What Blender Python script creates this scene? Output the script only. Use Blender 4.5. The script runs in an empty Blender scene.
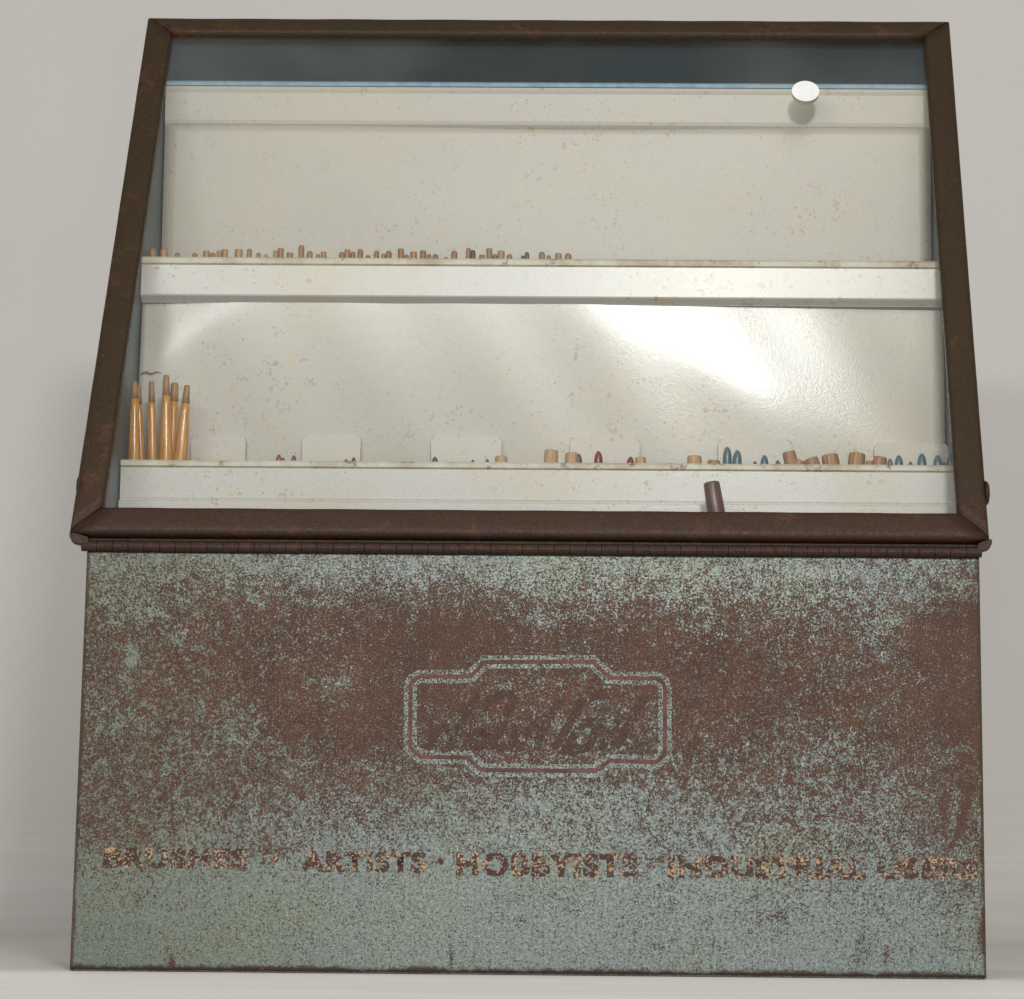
import bpy, bmesh, math, random
from mathutils import Vector, Matrix
random.seed(7)
S = bpy.context.scene
COL = S.collection
# ------------------------------------------------------------------ camera
F_PX, CX, CY = 2858.77, 586.04, 335.28
CAM = Vector((0.36373, -1.91479, 0.06132))
P, Yw, Rl = 0.18831, -0.01506, 0.00902
fw = Vector((math.sin(Yw)*math.cos(P), math.cos(Yw)*math.cos(P), math.sin(P)))
r0 = Vector((math.cos(Yw), -math.sin(Yw), 0)); u0 = r0.cross(fw)
ri = r0*math.cos(Rl)+u0*math.sin(Rl); up = -r0*math.sin(Rl)+u0*math.cos(Rl)
cd = bpy.data.cameras.new('camera'); cam = bpy.data.objects.new('camera', cd); COL.objects.link(cam)
M = Matrix((ri, up, -fw)).transposed().to_4x4(); M.translation = CAM
cam.matrix_world = M
cd.sensor_fit = 'HORIZONTAL'; cd.sensor_width = 36; cd.lens = F_PX/1024*36
cd.shift_x = -(CX-512)/1024; cd.shift_y = (CY-499.5)/1024
cd.clip_start = .05; cd.clip_end = 100
S.camera = cam

def at(x, y, Y):
    """world point of a measured photo position on the vertical plane y = Y"""
    d = fw+ri*((x-CX)/F_PX)-up*((y-CY)/F_PX)
    return CAM+d*((Y-CAM.y)/d.y)
def Z(y, Y, x=530): return at(x, y, Y).z

# ------------------------------------------------------------------ helpers
def srgb(r, g, b, k=1.0):
    f = lambda c: (c/12.92 if c <= .04045 else ((c+.055)/1.055)**2.4)*k
    return (f(r/255), f(g/255), f(b/255), 1)
def link(name, me, mat=None, parent=None):
    o = bpy.data.objects.new(name, me); COL.objects.link(o)
    if mat: me.materials.append(mat)
    if parent: o.parent = parent
    return o
def from_bm(name, bm, mat=None, parent=None, smooth=False):
    me = bpy.data.meshes.new(name); bm.normal_update(); bm.to_mesh(me); bm.free()
    if smooth:
        me.polygons.foreach_set('use_smooth', [True]*len(me.polygons))
    return link(name, me, mat, parent)
def empty(name, loc=(0, 0, 0)):
    o = bpy.data.objects.new(name, None); o.location = loc; o.empty_display_size = .02; COL.objects.link(o); return o
def add_box(bm, x0, x1, y0, y1, z0, z1, bev=0):
    r = bmesh.ops.create_cube(bm, size=1)
    for v in r['verts']:
        v.co = Vector(((x0+x1)/2+v.co.x*(x1-x0), (y0+y1)/2+v.co.y*(y1-y0), (z0+z1)/2+v.co.z*(z1-z0)))
    if bev:
        es = list({e for v in r['verts'] for e in v.link_edges})
        bmesh.ops.bevel(bm, geom=es, offset=bev, segments=2, affect='EDGES', profile=.5)
def extrude_x(bm, prof, x0, x1, nx=1, closed=True, jit=None):
    """profile of (y, z) run along x"""
    rows = []
    for i in range(nx+1):
        x = x0+(x1-x0)*i/nx
        row = []
        for (y, z) in prof:
            dy = jit(x, z) if jit else 0
            row.append(bm.verts.new((x, y+dy, z)))
        rows.append(row)
    n = len(prof)
    for i in range(nx):
        for k in range(n if closed else n-1):
            a, b = rows[i][k], rows[i][(k+1) % n]; c, d = rows[i+1][(k+1) % n], rows[i+1][k]
            bm.faces.new((a, d, c, b))
    if closed:
        bm.faces.new(rows[0]); bm.faces.new(list(reversed(rows[-1])))
    bmesh.ops.recalc_face_normals(bm, faces=bm.faces[:])
def sheet_profile(pts, t):
    """a bent metal sheet: centre line (y,z) -> closed outline of thickness t"""
    L, Rr = [], []
    for i, p in enumerate(pts):
        a = Vector(pts[max(i-1, 0)]); b = Vector(pts[min(i+1, len(pts)-1)])
        d = (b-a).normalized(); n = Vector((-d.y, d.x))
        L.append(tuple(Vector(p)+n*t/2)); Rr.append(tuple(Vector(p)-n*t/2))
    return L+Rr[::-1]
def lathe(bm, prof, base, axis, seg=16, jitter=0):
    """prof of (distance along axis, radius)"""
    axis = Vector(axis).normalized(); q = Vector((0, 0, 1)).rotation_difference(axis)
    rings = []
    for (h, r) in prof:
        ring = []
        for k in range(seg):
            a = 2*math.pi*k/seg
            rr = r*(1+random.uniform(-jitter, jitter))
            ring.append(bm.verts.new(Vector(base)+q@Vector((rr*math.cos(a), rr*math.sin(a), h))))
        rings.append(ring)
    for i in range(len(rings)-1):
        for k in range(seg):
            bm.faces.new((rings[i][k], rings[i][(k+1) % seg], rings[i+1][(k+1) % seg], rings[i+1][k]))
    bm.faces.new(rings[0][::-1]); bm.faces.new(rings[-1])

class N:
    """small node builder"""
    def __init__(s, name, rough=.5, metal=0, spec=.5):
        s.m = bpy.data.materials.new(name); s.m.use_nodes = True
        s.t = s.m.node_tree; s.n = s.t.nodes; s.p = s.n['Principled BSDF']
        s.p.inputs['Roughness'].default_value = rough; s.p.inputs['Metallic'].default_value = metal
        s.p.inputs['Specular IOR Level'].default_value = spec
        s.tc = s.n.new('ShaderNodeTexCoord').outputs['Object']
    def l(s, a, b): s.t.links.new(a, b)
    def val(s, sock, v):
        if isinstance(v, (int, float)): sock.default_value = v
        elif isinstance(v, tuple): sock.default_value = v
        else: s.l(v, sock)
    def map(s, scale=(1, 1, 1), rot=(0, 0, 0), loc=(0, 0, 0)):
        m = s.n.new('ShaderNodeMapping'); s.l(s.tc, m.inputs[0])
        m.inputs['Scale'].default_value = scale; m.inputs['Rotation'].default_value = rot; m.inputs['Location'].default_value = loc
        return m.outputs[0]
    def noise(s, sc, det=2, rough=.5, vec=None, dist=0):
        t = s.n.new('ShaderNodeTexNoise'); s.l(vec or s.tc, t.inputs['Vector'])
        t.inputs['Scale'].default_value = sc; t.inputs['Detail'].default_value = det
        t.inputs['Roughness'].default_value = rough; t.inputs['Distortion'].default_value = dist
        return t.outputs['Fac']
    def white(s, vec):
        t = s.n.new('ShaderNodeTexWhiteNoise'); s.l(vec, t.inputs['Vector']); return t.outputs['Value']
    def vor(s, sc, vec=None, feat='F1', rnd=1, out='Distance'):
        t = s.n.new('ShaderNodeTexVoronoi'); t.feature = feat; s.l(vec or s.tc, t.inputs['Vector'])
        t.inputs['Scale'].default_value = sc; t.inputs['Randomness'].default_value = rnd
        return t.outputs[out]
    def ramp(s, f, a, b, va=0.0, vb=1.0, smooth=True):
        t = s.n.new('ShaderNodeMapRange'); t.interpolation_type = 'SMOOTHSTEP' if smooth else 'LINEAR'
        s.val(t.inputs[0], f); s.val(t.inputs[1], a); s.val(t.inputs[2], b); s.val(t.inputs[3], va); s.val(t.inputs[4], vb)
        return t.outputs[0]
    def math(s, op, a, b=0.0, clamp=False):
        t = s.n.new('ShaderNodeMath'); t.operation = op; t.use_clamp = clamp
        s.val(t.inputs[0], a); s.val(t.inputs[1], b); return t.outputs[0]
    def mix(s, f, a, b, mode='MIX'):
        t = s.n.new('ShaderNodeMix'); t.data_type = 'RGBA'; t.blend_type = mode
        s.val(t.inputs['Factor'], f); s.val(t.inputs['A'], a); s.val(t.inputs['B'], b); return t.outputs['Result']
    def xyz(s):
        t = s.n.new('ShaderNodeSeparateXYZ'); s.l(s.tc, t.inputs[0]); return t.outputs
    def bump(s, h, strength, dist=.001):
        t = s.n.new('ShaderNodeBump'); t.inputs['Strength'].default_value = strength; t.inputs['Distance'].default_value = dist
        s.l(h, t.inputs['Height']); s.l(t.outputs[0], s.p.inputs['Normal'])
    def color(s, c): s.val(s.p.inputs['Base Color'], c); return s.m
    def attr(s, nm):
        t = s.n.new('ShaderNodeAttribute'); t.attribute_name = nm; return t.outputs['Fac']

W = 0.60; H = 0.2757
TEAL = srgb(98, 106, 101); BROWN = srgb(72, 49, 38)

# ------------------------------------------------------------------ materials
def mat_front():
    n = N('corroded_teal_paint', .42, spec=.5)
    wear_shade = n.math('MAXIMUM', n.math('MINIMUM', n.math('MULTIPLY', n.attr('wear_shade'), 1.03), .87), .13)
    big = n.noise(22, 5, .6); mid = n.noise(130, 5, .8); fine = n.noise(620, 3, .75); fi2 = n.noise(1500, 2, .6)
    v = n.math('ADD', n.math('MULTIPLY', n.math('SUBTRACT', big, .5), .5), n.math('MULTIPLY', n.math('SUBTRACT', mid, .5), 1.9))
    v = n.math('ADD', v, n.math('MULTIPLY', n.math('SUBTRACT', fine, .5), 2.4))
    v = n.math('ADD', v, n.math('MULTIPLY', n.math('SUBTRACT', fi2, .5), 1.9))
    v = n.math('ADD', v, n.math('SUBTRACT', wear_shade, .5))
    m = n.ramp(v, -.10, .10)
    teal = n.mix(n.ramp(n.noise(14, 3), .42, .68), TEAL, srgb(100, 107, 86))
    teal = n.mix(n.ramp(n.noise(420, 3, .7), .38, .66), teal, srgb(124, 132, 127))
    teal = n.mix(n.math('MULTIPLY', n.ramp(n.noise(520, 3, .7), .54, .62), .8), teal, srgb(56, 64, 59))
    teal = n.mix(n.math('MULTIPLY', n.ramp(n.xyz()['X'], .26, .0), .55), teal, srgb(90, 96, 76))
    brown = n.mix(n.ramp(n.noise(30, 4), .35, .7), BROWN, srgb(86, 56, 42))
    brown = n.mix(n.ramp(n.noise(700, 2), .45, .7), brown, srgb(72, 50, 46))
    c = n.mix(m, teal, brown)
    # tan specks of primer and a few pale chips
    c = n.mix(n.math('MULTIPLY', n.ramp(n.noise(1100, 2, .6), .66, .72), .8), c, srgb(168, 140, 112))
    c = n.mix(n.math('MULTIPLY', n.math('MULTIPLY', n.ramp(n.noise(1250, 2, .7, n.map(loc=(2, 4, 6))), .58, .66), m), .75), c, srgb(122, 124, 108))
    # dark stains along the outer edges
    o = n.xyz()
    ex = n.math('MINIMUM', o['X'], n.math('SUBTRACT', W, o['X']))
    ed = n.math('MINIMUM', n.math('MULTIPLY', ex, 1.6), o['Z'])
    ed = n.math('ADD', ed, n.math('MULTIPLY', n.math('SUBTRACT', n.noise(45, 4, .8), .52), .013))
    c = n.mix(n.ramp(ed, .0045, .0018), c, srgb(66, 54, 42))
    n.l(n.ramp(m, 0, 1, .36, .60), n.p.inputs['Roughness']); n.l(n.ramp(m, 0, 1, .38, .0), n.p.inputs['Metallic']); n.l(n.ramp(m, 0, 1, .55, .14), n.p.inputs['Specular IOR Level'])
    n.bump(n.math('ADD', n.math('MULTIPLY', m, -.6), n.noise(900, 3, .7)), .55, .0005)
    return n.color(c)
def mat_rustframe(name='brown_rusted_steel', k=1.0):
    n = N(name, .46, spec=.27)
    c = n.mix(n.ramp(n.noise(18, 4, .6), .35, .65), srgb(58, 36, 27, k), srgb(60, 39, 22, k))
    c = n.mix(n.math('MULTIPLY', n.math('MAXIMUM', n.ramp(n.noise(9, 3), .45, .62), .75), n.ramp(n.xyz()['Z'], .30, .34)), c, srgb(52, 39, 13, k))
    c = n.mix(n.math('MULTIPLY', n.ramp(n.noise(26, 5, .8), .55, .66), .5), c, srgb(92, 56, 36, k))
    c = n.mix(n.math('MULTIPLY', n.ramp(n.noise(500, 3, .7), .45, .7), .7), c, srgb(38, 26, 22, k))
    c = n.mix(n.math('MULTIPLY', n.ramp(n.noise(900, 2), .68, .74), .6), c, srgb(110, 95, 74, k))
    n.bump(n.noise(850, 3, .7), 1.0, .0005)
    n.l(n.ramp(n.noise(300, 3), .3, .7, .33, .6), n.p.inputs['Roughness'])
    return n.color(c)
def mat_enamel(name, base, rough=.3, bump=.25, specks=1.0):
    n = N(name, rough, spec=.55)
    c = n.mix(n.ramp(n.noise(6, 4, .6), .42, .66), base, srgb(188, 178, 158))
    # foxing: yellow blooms and rust specks gathered in patches
    patch = n.ramp(n.noise(9, 3, .6), .44, .62)
    f1 = n.math('MULTIPLY', n.math('MULTIPLY', n.ramp(n.noise(55, 4, .7), .55, .75), patch), .55*specks)
    c = n.mix(f1, c, srgb(200, 172, 112))
    for (sc, lo, mx, amt, cl) in ((150, .46, .36, .6, srgb(158, 118, 68)), (300, .42, .46, .55, srgb(156, 122, 74)), (60, .56, .12, .7, srgb(110, 80, 54))):
        v = n.vor(sc, n.map(loc=(sc*.01, .3, .7))); sz = n.ramp(n.noise(sc*.35, 3, .6, n.map(loc=(.1*sc, 0, 0))), lo, lo+.26, 0, mx)
        sp = n.math('MULTIPLY', n.ramp(n.math('SUBTRACT', sz, v), 0, .06), n.math('ADD', n.math('MULTIPLY', patch, .7), .25))
        c = n.mix(n.math('MULTIPLY', sp, amt*specks), c, cl)
    g = n.noise(700, 3, .7); c = n.mix(n.math('MULTIPLY', n.ramp(g, .4, .7), .16), c, srgb(130, 124, 108))
    v2 = n.vor(60, n.map(loc=(3, 1, 2)))
    c = n.mix(n.math('MULTIPLY', n.ramp(n.math('SUBTRACT', .045, v2), 0, .02), .7*specks), c, srgb(100, 80, 64))
    n.bump(n.math('ADD', n.noise(1000, 2, .5), n.math('MULTIPLY', n.noise(260, 2), .5)), bump, .0004)
    return n.color(c)
def mat_rim():
    n = N('stained_cream_lip', .5)
    c = n.mix(n.ramp(n.noise(30, 4, .7), .4, .65), srgb(196, 189, 168), srgb(168, 152, 124))
    c = n.mix(n.math('MULTIPLY', n.ramp(n.noise(70, 4, .8), .57, .66), .85), c, srgb(120, 88, 62))
    return n.color(c)
def mat_inner():
    n = N('dull_grey_teal_inner_paint', .5)
    c = n.mix(n.noise(40, 4), srgb(74, 86, 88), srgb(90, 96, 90))
    c = n.mix(n.math('MULTIPLY', n.ramp(n.noise(120, 4, .7), .56, .7), .6), c, srgb(86, 78, 56))
    return n.color(c)
def mat_side():
    n = N('worn_teal_side_paint', .45)
    c = n.mix(n.ramp(n.math('ADD', n.noise(500, 3, .7), n.math('MULTIPLY', n.noise(25, 4), .6)), .72, .9), TEAL, BROWN)
    return n.color(c)
def mat_simple(name, c1, c2, sc, rough=.5, bump=0, lo=.35, hi=.65):
    n = N(name, rough)
    c = n.mix(n.ramp(n.noise(sc, 4, .6), lo, hi), c1, c2)
    if bump: n.bump(n.noise(sc*6, 3), bump, .0004)
    return n.color(c)
def mat_wood(name, c1, c2, rough=.3, spec=.5, coat=0):
    n = N(name, rough, spec=spec)
    g = n.noise(900, 3, .6, n.map((1, 1, .06)))
    c = n.mix(n.ramp(g, .35, .65), c1, c2)
    if coat:
        n.p.inputs['Coat Weight'].default_value = coat; n.p.inputs['Coat Roughness'].default_value = .12
        n.bump(n.noise(260, 2), .3, .0006)
    return n.color(c)
def mat_decal(name, kind):
    """worn printing: bare flakes let the panel show through"""
    n = N(name, .6, spec=.25)
    o = n.xyz()
    a = n.noise(480, 3, .75); b = n.noise(70, 3); cc = n.noise(560, 2, .6, n.map(loc=(5, 2, 1)))
    if kind == 'text':
        c = n.mix(n.ramp(n.math('ADD', cc, n.math('MULTIPLY', n.math('SUBTRACT', n.noise(110, 2), .5), .6)), .53, .60), srgb(66, 43, 36), srgb(164, 138, 108))
        al = n.ramp(n.math('ADD', a, n.math('MULTIPLY', n.math('SUBTRACT', b, .5), .5)), .385, .45)
        al = n.math('MULTIPLY', al, n.ramp(n.math('ADD', n.math('MULTIPLY', n.math('SUBTRACT', n.noise(600, 2), .5), 3.0), n.ramp(n.xyz()['X'], .36, .45, 1.3, .80)), .3, .5))
    elif kind == 'line':
        c = n.mix(n.ramp(n.noise(50, 3), .4, .62), srgb(76, 52, 44), srgb(102, 64, 60))
        al = n.ramp(a, .36, .44)
    elif kind == 'halo':
        c = n.mix(n.ramp(cc, .4, .6), srgb(122, 134, 126), srgb(150, 158, 146))
        al = n.ramp(n.math('ADD', n.noise(1100, 2), n.math('MULTIPLY', n.math('SUBTRACT', a, .5), .6)), .47, .55)
    else:
        c = n.mix(n.ramp(cc, .4, .65), srgb(68, 46, 37), srgb(80, 53, 42))
        al = n.ramp(n.math('ADD', a, n.math('MULTIPLY', n.math('SUBTRACT', b, .5), .6)), .43, .53)
    n.l(al, n.p.inputs['Alpha'])
    n.bump(a, .2, .0003)
    return n.color(c)
def mat_glass():
    m = bpy.data.materials.new('window_glass'); m.use_nodes = True; t = m.node_tree; t.nodes.clear()
    out = t.nodes.new('ShaderNodeOutputMaterial'); tr = t.nodes.new('ShaderNodeBsdfTransparent'); gl = t.nodes.new('ShaderNodeBsdfGlossy')
    df = t.nodes.new('ShaderNodeBsdfDiffuse'); df.inputs['Color'].default_value = (.8, .8, .76, 1)
    tr.inputs['Color'].default_value = (.975, .985, .98, 1)
    gl.inputs['Roughness'].default_value = .03
    fr = t.nodes.new('ShaderNodeFresnel'); fr.inputs['IOR'].default_value = 1.3
    mx = t.nodes.new('ShaderNodeMixShader'); t.links.new(fr.outputs[0], mx.inputs[0])
    t.links.new(tr.outputs[0], mx.inputs[1]); t.links.new(gl.outputs[0], mx.inputs[2])
    # a thin film of dust
    tc = t.nodes.new('ShaderNodeTexCoord'); nz = t.nodes.new('ShaderNodeTexNoise'); nz.inputs['Scale'].default_value = 7; nz.inputs['Detail'].default_value = 5
    t.links.new(tc.outputs['Object'], nz.inputs['Vector'])
    mr = t.nodes.new('ShaderNodeMapRange'); t.links.new(nz.outputs['Fac'], mr.inputs[0])
    mr.inputs[1].default_value = .4; mr.inputs[2].default_value = .7; mr.inputs[3].default_value = .01; mr.inputs[4].default_value = .035
    m2 = t.nodes.new('ShaderNodeMixShader'); t.links.new(mr.outputs[0], m2.inputs[0])
    t.links.new(mx.outputs[0], m2.inputs[1]); t.links.new(df.outputs[0], m2.inputs[2])
    t.links.new(m2.outputs[0], out.inputs['Surface'])
    return m

m_front = mat_front(); m_frame = mat_rustframe(); m_hinge = mat_rustframe('brown_hinge_steel', .75)
m_en = mat_enamel('white_enamel_panel', srgb(184, 177, 165), .20, .11)
m_tray = mat_enamel('white_enamel_tray', srgb(192, 186, 178), .27, .16, 1.0)
m_rim = mat_rim(); m_inner = mat_inner(); m_side = mat_side(); m_glass = mat_glass()
m_text = mat_decal('worn_brown_print', 'text'); m_line = mat_decal('worn_pink_brown_outline', 'line')
m_halo = mat_decal('pale_flaked_outline', 'halo'); m_script = mat_decal('worn_script_print', 'script')
m_sticker = mat_simple('white_paper_sticker', srgb(236, 234, 230), srgb(228, 226, 220), 60, .6)
m_stedge = mat_simple('yellowed_felt', srgb(196, 190, 158), srgb(176, 170, 140), 300, .8)
m_amber = mat_wood('amber_varnished_wood', srgb(200, 142, 60), srgb(166, 108, 38), .36, .4, .22)
m_tan = mat_wood('bare_tan_wood', srgb(168, 126, 84), srgb(130, 92, 58), .55)
m_tan2 = mat_wood('pale_tan_wood', srgb(188, 150, 108), srgb(160, 122, 82), .6)
m_ochre = mat_wood('ochre_wood', srgb(178, 132, 82), srgb(150, 104, 62), .5)
m_dbrown = mat_wood('dark_brown_lacquer', srgb(104, 66, 54), srgb(78, 50, 44), .35)
m_red = mat_wood('dark_red_lacquer', srgb(138, 50, 42), srgb(104, 42, 36), .3)
m_maroon = mat_wood('maroon_lacquer', srgb(96, 52, 46), srgb(76, 48, 46), .35)
m_blue = mat_wood('slate_blue_lacquer', srgb(84, 108, 114), srgb(64, 86, 94), .3)
m_ferr = mat_simple('dull_tin_ferrule', srgb(150, 150, 146), srgb(120, 118, 112), 200, .35)
m_brist = mat_simple('dark_bristle', srgb(60, 46, 36), srgb(90, 70, 50), 600, .8)

# ------------------------------------------------------------------ backdrop: white sheet over the table edge, sweeping up behind
n = N('white_backdrop_sheet', .6, spec=.3)
streak = n.noise(7, 5, .6, n.map((.6, 14, 14)))
low = n.ramp(n.xyz()['Z'], .25, .0)
c = n.mix(n.math('MULTIPLY', n.ramp(streak, .35, .65), low), srgb(220, 215, 209), srgb(213, 207, 199))
c = n.mix(n.math('MULTIPLY', n.ramp(n.noise(3, 3), .4, .7), .3), c, srgb(212, 208, 201))
m_bd = n.color(c); n.bump(n.noise(300, 3), .12, .001)
bm = bmesh.new()
prof = [(-.75, -.215), (-.35, -.0990), (-.10, -.0270), (-.03, -.0072), (-.012, -.0023), (-.0055, -.0007), (-.002, -.0002)]
for y in (.02, .1, .2, .35, .5, .7, .9, 1.1): prof.append((y, -.0002))
RAD = .12
for k in range(1, 41):
    a = math.pi/2*k/40; prof.append((1.1+RAD*math.sin(a), RAD*(1-math.cos(a))-.0002))
prof += [(1.2201, .3), (1.2201, 1.4), (1.2202, 3.2)]
extrude_x(bm, prof, -2.6, 3.2, 1, closed=False)
bd = from_bm('backdrop', bm, m_bd, smooth=True); bd['kind'] = 'structure'

# ------------------------------------------------------------------ the cabinet
cab = empty('display_cabinet', (0, 0, 0))
cab['label'] = 'old sloped-front metal brush display cabinet with glass lid, corroded teal front and brown frame'
cab['category'] = 'display cabinet'
DB = .246; TOPZ = .706
LY0, LZ0, LY1, LZ1 = -.00824, .28897, .20625, .71322      # front face of the lid, bottom and top
tv = Vector((0, LY1-LY0, LZ1-LZ0)); LL = tv.length; tv.normalize(); nv = Vector((0, -tv.z, tv.y))
DIN = .0089
def lidp(x, s, h=0): return Vector((x, LY0, LZ0))+tv*s+nv*h

# front panel with worn paint amount stored per vertex (measured patches of corrosion; top rows raised to paint in the shade below the hinge)
gx = [88, 187, 286, 385, 484, 583, 682, 781, 880, 980]
gy = [556, 575, 600, 625, 650, 680, 710, 740, 770, 800, 830, 860, 890, 920, 968]
GW = [[.34,.30,.28,.26,.24,.24,.26,.26,.30,.38],
 [.40,.42,.40,.38,.36,.33,.34,.34,.36,.50],
 [.45,.56,.60,.58,.55,.46,.46,.44,.42,.62],
 [.58,.70,.74,.76,.78,.70,.72,.62,.58,.86],
 [.64,.74,.78,.84,.92,.92,.90,.74,.66,.88],
 [.62,.70,.80,.84,.80,.84,.92,.80,.72,.88],
 [.56,.62,.74,.84,.80,.76,.88,.82,.72,.88],
 [.60,.60,.70,.76,.70,.66,.80,.76,.66,.86],
 [.60,.56,.60,.60,.62,.60,.62,.60,.60,.72],
 [.58,.52,.52,.50,.48,.46,.46,.50,.54,.64],
 [.55,.46,.42,.38,.33,.33,.36,.46,.48,.58],
 [.36,.30,.26,.22,.20,.20,.24,.34,.40,.50],
 [.16,.14,.10,.08,.08,.10,.14,.24,.26,.36],
 [.08,.08,.06,.04,.04,.06,.08,.22,.14,.24],
 [.10,.08,.06,.04,.04,.04,.04,.08,.08,.16]]
def lerp_grid(px, py):
    def loc(g, v):
        if v <= g[0]: return 0, 0
        for i in range(len(g)-1):
            if v <= g[i+1]: return i, (v-g[i])/(g[i+1]-g[i])
        return len(g)-2, 1
    i, a = loc(gx, px); j, b = loc(gy, py)
    return (GW[j][i]*(1-a)+GW[j][i+1]*a)*(1-b)+(GW[j+1][i]*(1-a)+GW[j+1][i+1]*a)*b
NX, NZ = 300, 138
spots = []       # soft local spots: (x, z, rx, rz, amount)
def spot(px, py, rx, ry, amt):
    p = at(px, py, 0); spots.append((p.x, p.z, rx/1490, ry/1490, amt*.7 if amt < -.2 else amt))
for a in [(132, 660, 7, 16, -.7), (178, 636, 14, 10, -.45), (148, 612, 24, 10, -.2), (255, 600, 9, 7, -.3), (544, 622, 16, 9, -.45), (536, 640, 12, 7, -.4),
          (468, 652, 8, 12, -.3), (885, 655, 16, 6, -.35), (880, 630, 20, 14, -.25), (330, 690, 26, 18, -.2), (348, 680, 12, 8, -.3), (820, 745, 30, 22, -.25), (942, 752, 10, 12, -.3),
          (545, 682, 12, 7, -.35), (505, 688, 16, 8, -.2), (240, 730, 22, 22, -.2), (110, 722, 14, 12, -.3), (690, 620, 30, 18, -.15), (500, 640, 40, 16, .12),
          (455, 722, 36, 26, -.14), (585, 722, 55, 22, -.14), (640, 705, 18, 24, -.1),
          (775, 915, 26, 5, .10), (862, 948, 10, 16, .3), (560, 800, 70, 20, -.12), (300, 720, 22, 16, .25), (355, 742, 20, 18, .2),
          (265, 850, 24, 10, .22), (140, 840, 30, 12, .15), (573, 910, 12, 14, .22), (140, 895, 18, 6, .25), (950, 900, 24, 26, .12),
          (172, 963, 2.4, 7, .9), (452, 957, 1.3, 16, 1.3), (265, 969, 22, 2.5, 1.0), (886, 955, 2.5, 8, .7), (985, 930, 6, 18, .8)]:
    spot(*a)
def strokeline(pts_, w, amt):
    for (a, b) in zip(pts_[:-1], pts_[1:]):
        L = math.dist(a, b); k = max(2, int(L/w))
        for i in range(k): spot(a[0]+(b[0]-a[0])*i/k, a[1]+(b[1]-a[1])*i/k, w, w, amt)
strokeline([(972, 785), (968, 800), (955, 838), (950, 850)], 1.7, .45)
strokeline([(748, 930), (762, 920), (798, 912)], 3.0, .10)
verts = []; faces = []; wear_shade = []
RB = .004
def panel_y(x, z):
    y = .0006*math.sin(x*9+1)*math.sin(z*11)       # sheet metal is never dead flat
    if z > H-.010: y += -.0004*((z-(H-.010))/.010)**2
    if z < .004: y += .0012*((.004-z)/.004)**2
    return y
from collections import defaultdict
for j in range(NZ+1):
    z = .0012+(H-.0012)*j/NZ
    for i in range(NX+1):
        x = W*i/NX
        verts.append((x, panel_y(x, z), z))
        px = 70+18*z/H+x/W*(917-25*z/H); py = 970-417*z/H+9*x/W
        w_ = lerp_grid(px, py)
        for (sx, sz, rx, rz, am) in spots:
            dx = (x-sx)/rx; dz = (z-sz)/rz; d2 = dx*dx+dz*dz
            if d2 < 6: w_ += am*math.exp(-d2)
        wear_shade.append(w_)
nf = len(verts)
for j in range(NZ):
    for i in range(NX):
        a = j*(NX+1)+i; faces.append((a, a+1, a+NX+2, a+NX+1))
# back face + rim give the sheet its thickness
for j in (0, NZ):
    for i in range(NX+1):
        v = verts[j*(NX+1)+i]; verts.append((v[0], v[1]+.0012, v[2])); wear_shade.append(.9)
b0 = nf; b1 = nf+NX+1
for i in range(NX):
    faces.append((i, b0+i, b0+i+1, i+1)); t0 = NZ*(NX+1)+i; faces.append((t0, t0+1, b1+i+1, b1+i))
faces.append((b0, b1, b1+NX, b0+NX))
me = bpy.data.meshes.new('front_panel'); me.from_pydata(verts, [], faces); me.update()
at_ = me.attributes.new('wear_shade', 'FLOAT', 'POINT'); at_.data.foreach_set('value', wear_shade)
me.polygons.foreach_set('use_smooth', [True]*(NX*NZ)+[False]*(len(faces)-NX*NZ))
front = link('front_panel', me, m_front, cab)

# lettering ---------------------------------------------------------------
def text_mesh(body, x0, x1, ytop, ybot, name, off=.055, lab=None):
    cu = bpy.data.curves.new('t', 'FONT'); cu.body = body; cu.size = 1; cu.offset = off; cu.resolution_u = 4; cu.space_character = 1.12
    to = bpy.data.objects.new('t', cu); COL.objects.link(to)
    dg = bpy.context.evaluated_depsgraph_get(); m_ = bpy.data.meshes.new_from_object(to.evaluated_get(dg))
    xs = [v.co.x for v in m_.vertices]; ys = [v.co.y for v in m_.vertices]
    ax, bx, ay, by = min(xs), max(xs), min(ys), max(ys)
    A = at((x0), ybot+(x0-x0)*.0105, 0); B = at(x1, ybot+(x1-x0)*.0105, 0); T = at(x0, ytop, 0)
    hgt = T.z-A.z
    for v in m_.vertices:
        u = (v.co.x-ax)/(bx-ax); w = (v.co.y-ay)/(by-ay)
        x = A.x+(B.x-A.x)*u; z = A.z+(B.z-A.z)*u+hgt*w
        v.co = Vector((x, panel_y(x, z)-.0003, z))
    m_.update(); bpy.data.objects.remove(to); m_.name = name
    o = link(name, m_, m_text, front)
    if lab: o['label'] = lab
    return o
text_mesh('BRUSHES', 103, 247, 847, 868, 'lettering', lab='worn brown word BRUSHES')
text_mesh('ARTISTS', 300, 426, 850.5, 872, 'lettering', lab='worn brown word ARTISTS')
text_mesh('HOBBYISTS', 456, 638, 852, 876, 'lettering', lab='worn brown word HOBBYISTS')
text_mesh('INDUSTRIAL', 668, 866, 855, 878, 'lettering', lab='faded word INDUSTRIAL')
text_mesh('USERS', 877, 979, 857, 879, 'lettering', lab='faded word USERS')
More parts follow.
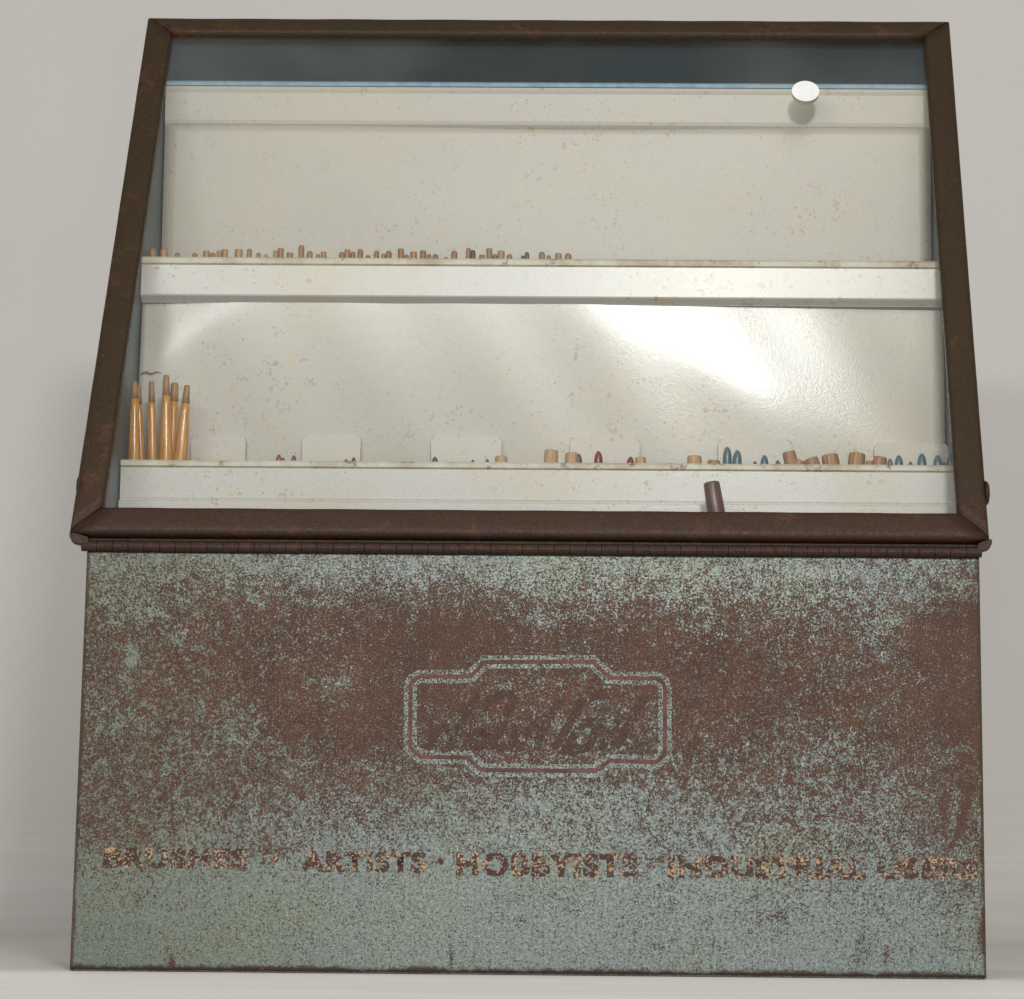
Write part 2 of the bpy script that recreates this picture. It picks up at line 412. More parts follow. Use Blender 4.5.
for (cx_, cy_) in ((275, 859), (440, 861.5), (651, 866)):
    bm = bmesh.new(); c0 = at(cx_, cy_, 0)
    vs = [bm.verts.new((c0.x+.0024*math.cos(a*math.pi/8), -.0003+panel_y(c0.x, c0.z), c0.z+.0024*math.sin(a*math.pi/8))) for a in range(16)]
    bm.faces.new(vs); from_bm('lettering_dot', bm, m_text, front)
def ring(pts_, w, y, name, mat, closed=True):
    P3 = [at(a, b, 0) for a, b in pts_]; n_ = len(P3); L = []; R_ = []
    for i in range(n_):
        p = P3[i]; a = P3[i-1] if (closed or i > 0) else p; b = P3[(i+1) % n_] if (closed or i < n_-1) else p
        d1 = Vector((p.x-a.x, p.z-a.z)); d2 = Vector((b.x-p.x, b.z-p.z))
        if d1.length == 0: d1 = d2
        if d2.length == 0: d2 = d1
        d1.normalize(); d2.normalize(); d = (d1+d2).normalized(); nn = Vector((-d.y, d.x)); k = w/2/max(.5, d.dot(d1))
        L.append((p.x+nn.x*k, p.z+nn.y*k)); R_.append((p.x-nn.x*k, p.z-nn.y*k))
    bm = bmesh.new()
    lv = [bm.verts.new((a, y+panel_y(a, b), b)) for a, b in L]; rv = [bm.verts.new((a, y+panel_y(a, b), b)) for a, b in R_]
    for i in range(n_ if closed else n_-1):
        j = (i+1) % n_; bm.faces.new((lv[i], lv[j], rv[j], rv[i]))
    return bm
def outline(pts_): return [(380+x/3.2, 620+y/3.2) for x, y in pts_]
EMB = outline([(98, 210), (104, 194), (130, 180), (210, 181), (290, 180), (335, 135), (500, 134), (680, 133), (735, 185), (810, 187), (885, 187), (905, 200), (912, 220), (912, 320), (911, 430), (885, 455), (810, 453), (735, 450), (690, 483), (500, 482), (325, 480), (280, 440), (200, 439), (130, 438), (97, 408), (97, 300)])
bm = ring(EMB, .0088, -.00025, 'e', None); hal = from_bm('emblem_halo', bm, m_halo, front)
bm = ring(EMB, .0027, -.0004, 'e', None); from_bm('emblem_outline', bm, m_line, front)
def sc_(pts_): return [(400+x/3.657, 640+y/3.657) for x, y in pts_]
bm_all = bmesh.new()
STR = [[(96, 402), (118, 360), (150, 322), (186, 320)], [(150, 402), (176, 392), (215, 330), (262, 235), (285, 200)], [(170, 360), (215, 352)],
       [(238, 398), (262, 350), (300, 330), (318, 345), (300, 385), (262, 398)], [(330, 400), (362, 330), (420, 215)], [(352, 398), (400, 392), (440, 330)],
       [(432, 400), (462, 335), (500, 300)], [(500, 400), (520, 330), (590, 215)], [(560, 402), (600, 340), (660, 235)], [(600, 402), (640, 396), (690, 392), (735, 300), (690, 296), (640, 345), (606, 400)],
       [(735, 398), (770, 335), (800, 290)], [(790, 392), (830, 330), (900, 195)], [(690, 392), (660, 402), (590, 406)], [(300, 250), (350, 200), (420, 195)], [(640, 240), (700, 205), (760, 200)]]
for st in STR:
    P_ = []
    for (a, b) in zip(st[:-1], st[1:]):
        for k in range(6): P_.append((a[0]+(b[0]-a[0])*k/6, a[1]+(b[1]-a[1])*k/6))
    P_.append(st[-1])
    b2 = ring(sc_(P_), .0054, -.0003-.00003*STR.index(st), 's', None, closed=False)
    tmp = bpy.data.meshes.new('tmp'); b2.to_mesh(tmp); b2.free(); bm_all.from_mesh(tmp); bpy.data.meshes.remove(tmp)
from_bm('emblem_lettering', bm_all, m_script, front)

# case: sides, back, top, base --------------------------------------------
def side(x0, x1):
    bm = bmesh.new()
    a = lidp(0, .010, -DIN); b = lidp(0, LL-.004, -DIN)
    poly = [(.0016, .0002), (.0016, H-.004), (a.y+.001, a.z), (b.y, b.z), (b.y+.004, TOPZ-.0035), (DB-.003, TOPZ-.0035), (DB-.003, .0002)]
    extrude_x(bm, poly, x0, x1); return from_bm('side_panel', bm, m_side, cab)
sL = side(-.0002, .0012); sR = side(W-.0012, W+.0002)
def inner_side(x0, x1):
    bm = bmesh.new(); b = lidp(0, LL-.012, -DIN); a = lidp(0, .012, -DIN)
    extrude_x(bm, [(.004, .006), (.004, H-.006), (a.y, a.z), (b.y, b.z), (DB-.006, TOPZ-.008), (DB-.006, .006)], x0, x1)
    return from_bm('inner_side_panel', bm, m_inner, cab)
inner_side(.0015, .0034); inner_side(W-.0034, W-.0015)
bm = bmesh.new(); add_box(bm, -.0002, W+.0002, DB-.0028, DB-.0012, .0002, TOPZ-.0035); from_bm('back_panel', bm, m_side, cab)
bm = bmesh.new(); add_box(bm, .004, W-.004, DB-.0055, DB-.0032, .30, TOPZ-.0065); from_bm('inner_back_panel', bm, m_inner, cab)
bt = lidp(0, LL-.004, -DIN)
bm = bmesh.new(); extrude_x(bm, sheet_profile([(bt.y-.001, bt.z-.001), (bt.y+.004, TOPZ-.0018), (DB-.001, TOPZ-.0018)], .0016), -.0006, W+.0006)
from_bm('top_panel', bm, m_side, cab)
bm = bmesh.new(); add_box(bm, .002, W-.002, .002, DB-.004, .0002, .0022); from_bm('base_panel', bm, m_side, cab)

# shelving insert -----------------------------------------------------------
YL, YM, YU, YB = .0885, .148, .1415, .221
XA, XB = .0042, W-.0042
xw0, xw1 = .0048, W-.0048
def warpM(x, z):
    # the thin middle sheet is buckled: its left corner and its upper right lean back a little along two soft folds
    sp = lambda t, w_: w_*math.log1p(math.exp(max(-30, min(30, t/w_)))) if t < 30*w_ else t
    A = LA; B = LB
    def above(x, z, A, B):
        dx, dz = B[0]-A[0], B[1]-A[1]; L_ = math.hypot(dx, dz); return ((z-A[1])*dx-(x-A[0])*dz)/L_
    d = -.022*(z-ZM0)
    d += .088*sp(above(x, z, *LA), .0045)
    t_ = above(x, z, *LB)
    d += .058*sp(t_, .0085)*(1/(1+math.exp(-(x-.33)/.03)))
    d += .00015*math.sin(x*23)*math.cos(z*31)+.00012*math.sin(x*71+z*40)
    return d
def xz(px, py, Y):
    p = at(px, py, Y); return (p.x, p.z)
ZM0 = Z(380, YM)
LA = (xz(132, 378, YM), xz(236, 300, YM))
LB = (xz(620, 318, YM), xz(870, 446, YM))
LB = (LB[0], LB[1])
def sheet(name, x0, x1, y, z0, z1, nx, nz, mat, warp, parent=cab, th=.0012):
    bm = bmesh.new(); g = []
    for j in range(nz+1):
        z = z0+(z1-z0)*j/nz
        g.append([bm.verts.new((x0+(x1-x0)*i/nx, y+warp(x0+(x1-x0)*i/nx, z), z)) for i in range(nx+1)])
    fs = []
    for j in range(nz):
        for i in range(nx): fs.append(bm.faces.new((g[j][i], g[j][i+1], g[j+1][i+1], g[j+1][i])))
    r = bmesh.ops.extrude_face_region(bm, geom=fs)
    for v in [q for q in r['geom'] if isinstance(q, bmesh.types.BMVert)]: v.co.y += th
    # extrude_face_region leaves the original as the cap we want in front
    bmesh.ops.recalc_face_normals(bm, faces=bm.faces[:])
    return from_bm(name, bm, mat, parent, smooth=True)
wv = lambda x, z: .0007*math.sin(x*13+.5)*math.sin(z*17)
zTop = Z(88, YB, 540); zLn = Z(127, YB, 540)
m_up = mat_enamel('white_enamel_upper', srgb(184, 176, 163), .42, .08)
wu = lambda x, z: wv(x, z)-.045*(z-zLn)
sheet('upper_shelf_back', xw0, xw1, YB, Z(303, YM)+.006, zLn, 60, 24, m_up, wu)
# rolled header strip over the upper back
bm = bmesh.new()
hp = [(YB+.0008, zLn-.001), (YB-.0010, zLn+.0014), (YB-.0016, zLn+.004), (YB-.0036, zTop-.006), (YB-.0044, zTop-.0035), (YB-.0040, zTop-.0012)]
extrude_x(bm, sheet_profile(hp, .0010), xw0, xw1); from_bm('header_strip', bm, m_up, cab)
bm = bmesh.new()
extrude_x(bm, sheet_profile([(YB-.0042, zTop-.0006), (YB-.0036, zTop+.0022), (YB-.0012, zTop+.0036), (YB+.004, zTop+.0040), (DB-.006, zTop+.0040)], .0012), xw0, xw1)
m_tealedge = mat_simple('pale_blue_edge_highlight', srgb(140, 168, 182), srgb(120, 150, 166), 120, .35)  # bright highlight along the teal edge, put into its pale blue colour
from_bm('header_edge', bm, m_tealedge, cab)
bm = bmesh.new()   # upper teal liner between header and roof, shade painted into its dark colour
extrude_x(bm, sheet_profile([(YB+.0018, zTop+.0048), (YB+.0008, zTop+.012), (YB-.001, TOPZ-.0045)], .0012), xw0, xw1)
m_dteal = mat_simple('shaded_teal_liner', srgb(12, 31, 34), srgb(24, 36, 34), 14, .75); m_dteal.node_tree.nodes['Principled BSDF'].inputs['Specular IOR Level'].default_value = .15
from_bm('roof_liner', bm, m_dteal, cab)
sheet('middle_shelf_back', xw0, xw1, YM, Z(470, YL)-.03, Z(300, YM), 150, 60, m_en, warpM)
def tray(yf, rTop, rLip, rBot, yend, yback, rEnd, name='shelf_tray'):
    bm = bmesh.new(); zt, zl, zb = Z(rTop, yf), Z(rLip, yf), Z(rBot, yf)
    pr = [(yf+.0000, zl), (yf+.0001, zb+.0006), (yf+.0004, zb), (yend, Z(rEnd, yf)), (yback, Z(rEnd, yf)-.0006)]
    extrude_x(bm, sheet_profile(pr, .0012), xw0, xw1, 1)
    o = from_bm(name, bm, m_tray, cab)
    bm = bmesh.new()
    zt2 = zt
    lp = [(yf-.0006, zl-.0004), (yf-.0022, zl+.0008), (yf-.0020, zt2-.0014), (yf-.0006, zt2), (yf+.0030, zt2-.0004)]
    extrude_x(bm, lp, xw0, xw1); from_bm('tray_lip', bm, m_rim, o)
    return o
tU = tray(YU, 259, 266.5, 297, YM-.0008, YM-.0005, 302)
tL = tray(YL, 462.5, 469.5, 501, YL+.0012, YL+.0018, 509)
bm = bmesh.new(); zbl = Z(509, YL)
extrude_x(bm, sheet_profile([(YL+.0012, Z(503, YL)), (YL-.0035, Z(504.5, YL)), (YL-.0035, Z(512, YL)-.01), (YL-.0035, .20), (YL+.10, .20)], .0012), xw0, xw1)
from_bm('tray_apron', bm, m_tray, cab)
# card holders behind the lower tray
tabs = [(191, 246, 435), (302, 361, 434.5), (431, 502, 435), (570, 640, 437), (718, 792, 438.5), (874, 949, 443)]
for i, (a, b, r) in enumerate(tabs):
    ym = YM-.0042; A = at(a, r, ym); B = at(b, r, ym); zb = Z(470, ym); rad = .0042
    pts = [(A.x, zb), (A.x, A.z-rad)]
    for k in range(1, 6): t = math.pi/2*k/6; pts.append((A.x+rad*(1-math.cos(t)), A.z-rad+rad*math.sin(t)))
    pts += [(A.x+rad, A.z), (B.x-rad, A.z)]
    for k in range(1, 6): t = math.pi/2*k/6; pts.append((B.x-rad+rad*math.sin(t), A.z-rad+rad*math.cos(t)))
    pts += [(B.x, A.z-rad), (B.x, zb)]
    bm = bmesh.new(); f = [bm.verts.new((x, ym, z)) for x, z in pts]
    g = [bm.verts.new((x, YM+.0008, z)) for x, z in pts]; ff = bm.faces.new(f)
    for k in range(len(pts)-1): bm.faces.new((f[k], g[k], g[k+1], f[k+1]))
    bmesh.ops.bevel(bm, geom=list(ff.edges), offset=.0009, segments=3, affect='EDGES', profile=.5)
    bmesh.ops.recalc_face_normals(bm, faces=bm.faces[:])
    from_bm('card_tab', bm, m_up, cab)

# lid --------------------------------------------------------------------
EB, ET, FW = .0112, .0098, .0203
EBR = .0062
rail = [(0, -.0125), (0, -.0036), (.0003, -.0022), (.0011, -.0010), (.0022, -.0004), (.0036, -.0001), (.0042, 0), (.0080, .0001), (.0130, .0001), (.0172, 0), (.0178, -.0001), (.0188, -.0006), (.0198, -.0014), (.0203, -.0028), (.0203, -.0085)]
def xl(s): return -(EB+(ET-EB)*s/LL)
def xr(s): return W+EBR+(ET-EBR)*s/LL
def frame_mesh():
    bm = bmesh.new()
    # corner parameter: each profile point at inset u -> 4 mitred corners
    g = .00035
    def corner(c, u, h, along):
        s = u if c in (0, 1) else LL+.0015-u*.80
        x = xl(s)+u if c in (0, 3) else xr(s)-u
        p = lidp(x, s, h)
        return p
    dirs = {0: (Vector((1, 0, 0)), tv), 1: (Vector((-1, 0, 0)), tv), 2: (Vector((-1, 0, 0)), -tv), 3: (Vector((1, 0, 0)), -tv)}
    for (c0, c1, horiz) in ((0, 1, True), (1, 2, False), (2, 3, True), (3, 0, False)):
        A, B = [], []
        nseg = 40
        rows = []
        for (u, h) in rail:
            a = corner(c0, u, h, 0); b = corner(c1, u, h, 0); d = (b-a).normalized()
            a = a+d*g; b = b-d*g
            if c0 == 0 and horiz: pass
            row = []
            for k in range(nseg+1):
                p = a.lerp(b, k/nseg)
                row.append(bm.verts.new(p+nv*.0002*math.sin(k*1.3+u*300)))
            rows.append(row)
        for i in range(len(rows)-1):
            for k in range(nseg): bm.faces.new((rows[i][k], rows[i][k+1], rows[i+1][k+1], rows[i+1][k]))
        # underside closes the rail
        for k in range(nseg): bm.faces.new((rows[-1][k], rows[-1][k+1], rows[0][k+1], rows[0][k]))
        bm.faces.new([r[0] for r in rows]); bm.faces.new([r[-1] for r in rows][::-1])
    bmesh.ops.recalc_face_normals(bm, faces=bm.faces[:])
    return bm
lid = from_bm('lid_frame', frame_mesh(), m_frame, cab, smooth=True)
for p in lid.data.polygons:
    if len(p.vertices) > 4: p.use_smooth = False
bm = bmesh.new()
g0, g1 = FW-.006, LL-FW+.006
for (x, s) in ((FW-.012, g0), (W-FW+.012, g0), (W-FW+.012, g1), (FW-.012, g1)):
    pass
q = [lidp(.004, g0, -.0060), lidp(W-.004, g0, -.0060), lidp(W-.004, g1, -.0060), lidp(.004, g1, -.0060)]
f = [bm.verts.new(p) for p in q]; b_ = [bm.verts.new(p-nv*.002) for p in q]
bm.faces.new(f); bm.faces.new(b_[::-1])
for k in range(4): bm.faces.new((f[k], b_[k], b_[(k+1) % 4], f[(k+1) % 4]))
bmesh.ops.recalc_face_normals(bm, faces=bm.faces[:])
from_bm('glass_pane', bm, m_glass, lid)
# round white sticker on the glass
def on_lid(px, py, h):
    d = fw+ri*((px-CX)/F_PX)-up*((py-CY)/F_PX); P0 = lidp(0, 0, h); t = (P0-CAM).dot(nv)/d.dot(nv); return CAM+d*t
c0 = on_lid(805.5, 91.5, -.0058)
bm = bmesh.new(); lathe(bm, [(0, .0103), (.0006, .0104)], c0, nv, 40); from_bm('sticker', bm, m_sticker, lid, smooth=False)
bm = bmesh.new(); lathe(bm, [(-.0036, .0100), (-.0022, .0101)], c0-Vector((0, 0, 0)), nv, 40); o = from_bm('felt_bumper', bm, m_stedge, lid)
# side screws of the lid and turned-out bottom corners
for sx, xx in ((-1, xl(.05)+.0024), (1, xr(.05))):
    p = lidp(xx, .040, -.0065); bm = bmesh.new()
    lathe(bm, [(0, .0085), (.0012, .0082), (.0024, .0065), (.0030, .0030), (.0031, .0005)], p, (sx, 0, 0), 20)
    from_bm('screw_head', bm, m_frame, lid, smooth=True)
for sx in (-1, 1):
    xo = -.0112 if sx < 0 else W+.0080
    xi = .0015 if sx < 0 else W-.0015
    bm = bmesh.new(); za = LZ0
    pts = [(xo, za-.0005), (xo+sx*.0003, za-.0034), (xo-sx*.0022, za-.0082), (xo-sx*.006, za-.0092), (xi, za-.0088), (xi, za-.004)]
    f = [bm.verts.new((x, -.0060, z)) for x, z in pts]; b_ = [bm.verts.new((x, .0020, z)) for x, z in pts]
    bm.faces.new(f); bm.faces.new(b_[::-1])
    for k in range(len(pts)): j = (k+1) % len(pts); bm.faces.new((f[k], b_[k], b_[j], f[j]))
    bmesh.ops.recalc_face_normals(bm, faces=bm.faces[:])
    bmesh.ops.bevel(bm, geom=bm.edges[:], offset=.0007, segments=2, affect='EDGES')
    from_bm('corner_bracket', bm, m_frame, lid)
# piano hinge
bm = bmesh.new(); nk = 57; x0, x1 = -.0035, W+.0015; kw = (x1-x0)/nk
for k in range(nk):
    xa = x0+k*kw; r = .0037+random.uniform(-.00008, .00008)
    hz = .2795+random.uniform(-.0001, .0001)
    lathe(bm, [(0.0001, r-.0003), (.0003, r), (kw-.0003, r), (kw-.0001, r-.0003)], (xa, -.0018, hz), (1, 0, 0), 14)
lathe(bm, [(0, .0030), (x1-x0-.002, .0030)], (x0+.001, -.0018, .2795), (1, 0, 0), 10)
add_box(bm, .001, W-.001, .0002, .0012, .2758, .2865)
from_bm('hinge', bm, m_hinge, cab, smooth=False)

# ------------------------------------------------------------------ brushes
def brush_profile(h, r, kind):
    """handle pointing up; h is its whole length, r the radius just at the tray"""
    if kind == 'bullet':
        return [(0, r*1.05), (h-r*3.0, r), (h-r*2.0, r*.96), (h-r*1.3, r*.86), (h-r*.75, r*.69), (h-r*.35, r*.48), (h-r*.1, r*.26), (h, r*.05)]
    if kind == 'flat':
        return [(0, r*1.12), (h-r*.6, r), (h-r*.10, r*.95), (h, r*.86)]
    if kind == 'round':
        return [(0, r*1.15), (h-r*1.2, r), (h-r*.5, r*.9), (h-r*.15, r*.6), (h, r*.2)]
def ordinal(i): return ['first', 'second', 'third', 'fourth', 'fifth', 'sixth', 'seventh', 'eighth', 'ninth', 'tenth', 'eleventh', 'twelfth', 'thirteenth', 'fourteenth', 'fifteenth', 'sixteenth', 'seventeenth', 'eighteenth', 'nineteenth', 'twentieth', 'twenty-first', 'twenty-second', 'twenty-third', 'twenty-fourth'][i]
BL = .105
def small_brush(px, top, wpx, Yd, kind, mat, label, group, tilt=0):
    p = at(px, top, Yd); r = wpx/2/1400
    ax = Vector((math.sin(tilt), random.uniform(-.03, .03), math.cos(tilt)))
    base = p-ax.normalized()*BL
    bm = bmesh.new(); lathe(bm, brush_profile(BL, r, kind), (0, 0, 0), (0, 0, 1), 16)
    o = from_bm('paintbrush', bm, mat, None, smooth=(kind != 'flat'))
    o.location = base; o.rotation_mode = 'QUATERNION'; o.rotation_quaternion = Vector((0, 0, 1)).rotation_difference(ax.normalized())
    o['label'] = label; o['category'] = 'paintbrush'; o['group'] = group
    return o
UP = [(152.9,248,8),(164,248,8),(177.6,252.6,5),(195,253,5.5),(206.6,251,7),(213,252.6,6),(219.5,251,6),(225,249.6,6.5),(239,249.6,8.5),(249.5,248.7,5.5),(258.6,252.6,4.5),(266,254.3,5),
 (275.8,250.5,5.5),(280.7,248.5,6.5),(290,253,7),(301.5,245,6),(310,251,6.5),(318,254,4.5),(323.7,252,6),(342,252,6.5),(347.5,249.6,6),(353,251.7,5.5),(360.3,249,6),(368,255,5),(376.8,250.7,5.5),
 (383.6,253.5,5),(388.8,250.7,6),(401,249,6.5),(406.5,254.5,5),(413.6,252,7),(423.3,250.7,6.5),(429,254,5),(435.5,254,6),(446,257,5),(454.3,250.7,6.5),(468.6,247.7,5),(472.8,250,5.5),(482,255,6),(489.3,248.7,6.5),
 (495,254,5),(501.2,251,7.5),(509.6,254,6),(523,255.5,4.5),(527,252,4.5),(541.9,251.8,6.5),(548.7,255.2,4.5),(558.4,253.5,7),(568,253.3,7.5)]
mats = [(m_tan, 'tan'), (m_ochre, 'ochre'), (m_dbrown, 'dark brown'), (m_tan2, 'pale tan')]
def colour_of(i):
    return mats[[0,1,0,0,1,0,1,1,1,0,0,3,1,0,0,0,0,0,1,0,1,0,0,0,0,1,0,0,0,1,0,0,0,0,0,0,2,0,0,0,1,0,2,2,0,0,1,0][i]]
for i, (px, t, w) in enumerate(UP):
    mt, cn = colour_of(i)
    size = 'tall' if t < 249 else ('short' if t > 252.5 else 'mid-height')
    where = f'{ordinal(i)} from the left' if i < 24 else (f'{ordinal(47-i)} from the right' if i < 47 else 'last on the right')
    small_brush(px, t, w, YU+.012+.02*random.random(), random.choice(['flat', 'round']) if w > 5.5 else 'round', mt,
                f'{size} {cn} brush end, {where} in the upper tray row', 'brush handles standing in the upper tray', random.uniform(-.04, .04))
LOW = [ # px, top, width, kind, material, label, tilt
 (279, 454.2, 6.2, 'bullet', m_red, 'leftmost dark red pointed handle tip, between the two left card tabs', 0),
 (283.2, 457.3, 5, 'bullet', m_red, 'tiny red handle tip touching the right side of the leftmost red tip', .05),
 (294, 455.2, 5.5, 'bullet', m_maroon, 'small maroon pointed tip just left of the second card tab', 0),
 (346, 459, 5, 'bullet', m_maroon, 'barely visible maroon tip, left of a pair in front of the second card tab', 0),
 (353.8, 457.2, 5.5, 'bullet', m_maroon, 'small maroon tip by the right edge of the second card tab', 0),
 (435, 456.6, 7.5, 'bullet', m_maroon, 'maroon rounded handle tip at the left edge of the third card tab', 0),
 (472.8, 459.8, 5, 'bullet', m_maroon, 'tiny dark tip below the middle of the third card tab', 0),
 (487.3, 459, 5, 'bullet', m_maroon, 'tiny dark tip left of the low tan stub at the third card tab', 0),
 (501.3, 456.3, 12.5, 'flat', m_tan2, 'low pale tan stub at the right edge of the third card tab', 0),
 (551.5, 450.2, 14, 'flat', m_tan2, 'tall pale tan flat-topped stub left of the fourth card tab', .04),
 (571.4, 453, 13, 'flat', m_tan2, 'pale tan flat-topped stub over the left edge of the fourth card tab', -.03),
 (578.8, 453.6, 7, 'bullet', m_maroon, 'maroon tip half hidden behind a tan stub at the fourth card tab', 0),
 (598.5, 451, 9, 'bullet', m_red, 'large dark red pointed handle tip in front of the fourth card tab', 0),
 (631, 456.6, 8.5, 'bullet', m_red, 'red tip partly behind a tan stub at the right of the fourth card tab', .1),
 (640.4, 457.4, 11, 'flat', m_tan2, 'low tan stub over the right edge of the fourth card tab', -.05),
 (694.5, 456, 14.5, 'flat', m_tan2, 'lone pale tan stub between the fourth and fifth card tabs', 0),
 (714, 460.6, 13, 'flat', m_tan, 'very low brown stub at the left edge of the fifth card tab', .06),
 (727.3, 446.8, 9.2, 'bullet', m_blue, 'tallest slate blue pointed tip, left one of the pair at the fifth card tab', 0),
 (737.4, 450, 9.6, 'bullet', m_blue, 'slate blue pointed tip, right one of the pair at the fifth card tab', .03),
 (755, 461, 4.5, 'bullet', m_maroon, 'tiny dark tip between the blue pair and the next blue tip', 0),
 (764.5, 455, 8.4, 'bullet', m_blue, 'mid-size blue tip in front of the centre right of the fifth card tab', 0),
 (777.8, 460, 6, 'bullet', m_blue, 'small blue tip just left of the leaning tan stub', 0),
 (788.6, 451.8, 13.5, 'flat', m_tan, 'leaning tan stub over the right edge of the fifth card tab', -.22),
 (800, 460.2, 12, 'flat', m_tan, 'low brown stub right beside the leaning tan stub', .35),
 (811, 458.3, 14, 'flat', m_tan, 'low leaning brown stub left of the wide leaning stub', -.3),
 (829.5, 454.7, 17, 'flat', m_tan, 'wide brown stub leaning left, midway between the fifth and sixth card tabs', -.17),
 (857.5, 453.4, 17, 'flat', m_tan, 'wide upright brown stub left of the sixth card tab', .12),
 (869.5, 460.8, 7, 'flat', m_tan, 'tiny brown stub between two bigger stubs at the sixth card tab', 0),
 (880.5, 457.2, 14, 'flat', m_tan, 'brown stub leaning right over the left edge of the sixth card tab', .16),
 (890, 458.6, 6.5, 'bullet', m_blue, 'small blue tip touching the brown stub at the sixth card tab', 0),
 (898.8, 455.2, 9, 'bullet', m_blue, 'blue pointed tip, first large one in front of the sixth card tab', 0),
 (910.5, 461.5, 5.5, 'bullet', m_blue, 'tiny blue tip between two large blue tips at the sixth card tab', 0),
 (921.7, 453.4, 9.6, 'bullet', m_blue, 'tallest blue pointed tip in front of the sixth card tab', 0),
 (937.6, 455, 9.6, 'bullet', m_blue, 'large blue tip second from the right end of the lower tray', 0),
 (943.8, 461.6, 5, 'bullet', m_blue, 'tiny blue tip beside the second large tip from the right end', 0),
 (950.5, 454, 9, 'bullet', m_blue, 'blue tip at the far right end, half behind the frame', 0)]
BL = .085
for k, (px, t, w, kd, mt, lb, tl) in enumerate(LOW):
    yy = YL+.010+(.012 if kd == 'bullet' else .0)+.006*((k*7) % 5)/5
    if kd == 'flat': yy = YL+.011
    small_brush(px, t, w, yy, kd, mt, lb, 'brush handles standing in the lower tray', tl)
# tall varnished brushes at the left end of the lower tray
TS = 1.18
TALL = [ # tip px, tip row, foot px (row 462), tip width, foot width, Y, label
 (134.6, 381.5, 134.2, 5.5, 11, .111, 'leftmost tall amber brush handle against the side wall of the lower tray'),
 (138.5, 386, 141.0, 4.5, 8, .122, 'amber brush handle tucked behind the leftmost one, leaning left'),
 (151.5, 381.5, 152.6, 4.6, 9.5, .111, 'slim amber brush handle standing alone, left of the tight group of three'),
 (166.3, 375.3, 166.2, 5.2, 12, .108, 'tallest amber brush handle in the lower tray corner'),
 (174.8, 383, 171.5, 7.0, 10, .120, 'amber brush handle behind and right of the tallest one'),
 (187.2, 385.3, 180.5, 5.2, 12, .110, 'rightmost amber brush handle, leaning right with glossy glints')]
for (tx, ty, fx, tw, fwd, Yd, lb) in TALL:
    T = at(tx, ty, Yd); B = at(fx, 462, Yd); ax = (T-B); vis = ax.length; ax.normalize()
    L = vis+.055; base = T-ax*L; e = empty('tall_paintbrush', base); e.rotation_mode = 'QUATERNION'
    e.rotation_quaternion = Vector((0, 0, 1)).rotation_difference(ax)
    e['label'] = lb; e['category'] = 'paintbrush'; e['group'] = 'tall amber brushes in the lower tray'
    rt, rf = tw*1.1/2/1405, fwd*TS/2/1405; j = .014+random.uniform(-.002, .003)
    def rad(s):   # s = distance below the tip
        return rt+(rf-rt)*min(1, (s/vis))**.85
    bm = bmesh.new(); lathe(bm, [(L-s, rad(s)) for s in [L-.018, vis, vis*.8, vis*.6, vis*.45, vis*.33, j]], (0, 0, 0), (0, 0, 1), 20)
    from_bm('handle', bm, m_amber, e, smooth=True)
    bm = bmesh.new(); lathe(bm, [(L-s, rad(s)*.985) for s in [j, j*.5, .0012]]+[(L, rt*.8)], (0, 0, 0), (0, 0, 1), 20)
    from_bm('handle_end', bm, m_tan, e, smooth=True)
    bm = bmesh.new(); lathe(bm, [(.008, rf*.8), (.0183, rf*1.03)], (0, 0, 0), (0, 0, 1), 16); from_bm('ferrule', bm, m_ferr, e, smooth=True)
    bm = bmesh.new(); lathe(bm, [(0, rf*.5), (.004, rf*.8), (.0083, rf*.78)], (0, 0, 0), (0, 0, 1), 12); from_bm('bristles', bm, m_brist, e, smooth=True)
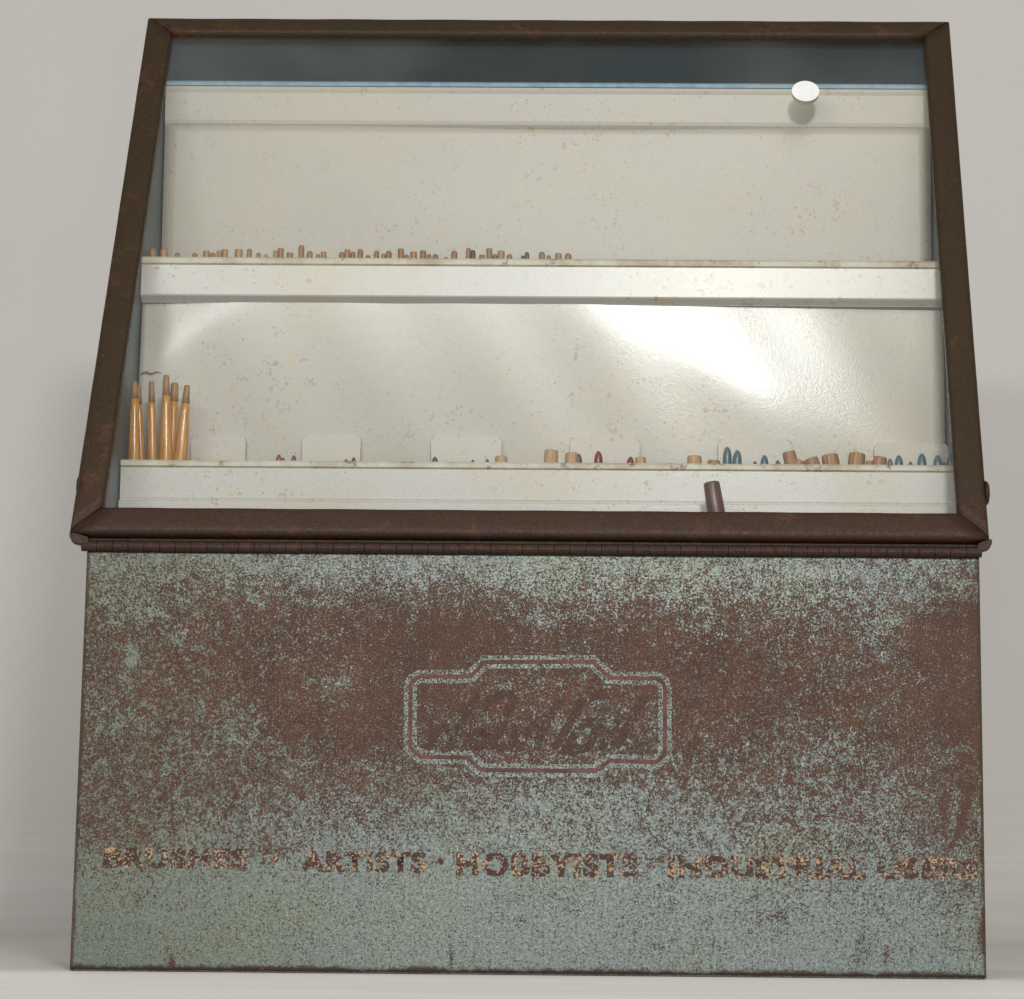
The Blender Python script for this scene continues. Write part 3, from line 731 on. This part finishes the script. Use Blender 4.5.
# thick brown handle standing in front of the tray, inside the case
Yd = .052; T = at(711.3, 482.0, Yd); B = at(717.5, 520, Yd); ax = (T-B).normalized(); L = (T.z-.0026)/ax.z-.003
bm = bmesh.new(); r = 8.3/1435
lathe(bm, [(0, r*.95), (L-.02, r*1.08), (L-.0015, r*.98), (L-.0004, r*.9), (L, r*.75)], (0, 0, 0), (0, 0, 1), 24)
o = from_bm('thick_brush_handle', bm, m_dbrown, None, smooth=True); o.location = T-ax*L; o.rotation_mode = 'QUATERNION'
o.rotation_quaternion = Vector((0, 0, 1)).rotation_difference(ax)
o['label'] = 'thick dark brown handle poking up in front of the lower tray, behind the glass'; o['category'] = 'brush handle'
# old loose bristle smear on the panel above the tall brushes
o = bpy.data.meshes.new('smear'); pts = [(141, 373), (146, 371.2), (151, 373.2), (157, 371.6), (163, 373.2), (157, 372.8), (151, 375.2), (146, 373.8), (141, 375)]
bm = bmesh.new(); vs = []
for a, b in pts:
    p = at(a, b, YM); vs.append(bm.verts.new((p.x, YM+warpM(p.x, p.z)-.0008, p.z)))
bm.faces.new(vs); from_bm('rust_scratch', bm, m_dbrown, bpy.data.objects['middle_shelf_back'])

# ------------------------------------------------------------------ light
w = bpy.data.worlds.new('World'); S.world = w; w.use_nodes = True
w.node_tree.nodes['Background'].inputs[0].default_value = (.93, .96, 1.0, 1); w.node_tree.nodes['Background'].inputs[1].default_value = .30
def lamp(name, loc, target, size, power, col, sy=None):
    ld = bpy.data.lights.new(name, 'AREA'); ld.energy = power; ld.color = col; ld.size = size
    if sy: ld.shape = 'RECTANGLE'; ld.size_y = sy
    lo = bpy.data.objects.new(name, ld); COL.objects.link(lo); lo.location = loc
    lo.rotation_mode = 'QUATERNION'; lo.rotation_quaternion = (Vector(target)-Vector(loc)).to_track_quat('-Z', 'Y'); return lo
lamp('ceiling_tube_lamp', (-.16, -1.95, .94), (.25, .1, .45), 1.25, 14, (1, .99, .98), .07)
lamp('flash_lamp', (.54, -1.95, .93), (.3, .1, .45), .15, 17, (1, .99, .99), .11)
lamp('overhead_lamp', (.9, -2.6, 2.2), (.35, .3, .3), 1.0, 22, (1, .97, .92))
lamp('added_low_fill', (.44, -1.98, .0), (.35, .1, .2), .20, 4.0, (.98, .97, 1))  # unseen fill light, added for the glow low on the front panel
S.view_settings.view_transform = 'Standard'; S.view_settings.look = 'None'
S.view_settings.exposure = 0; S.view_settings.gamma = 1
S.render.engine = 'CYCLES'
S.cycles.max_bounces = 10; S.cycles.transparent_max_bounces = 16
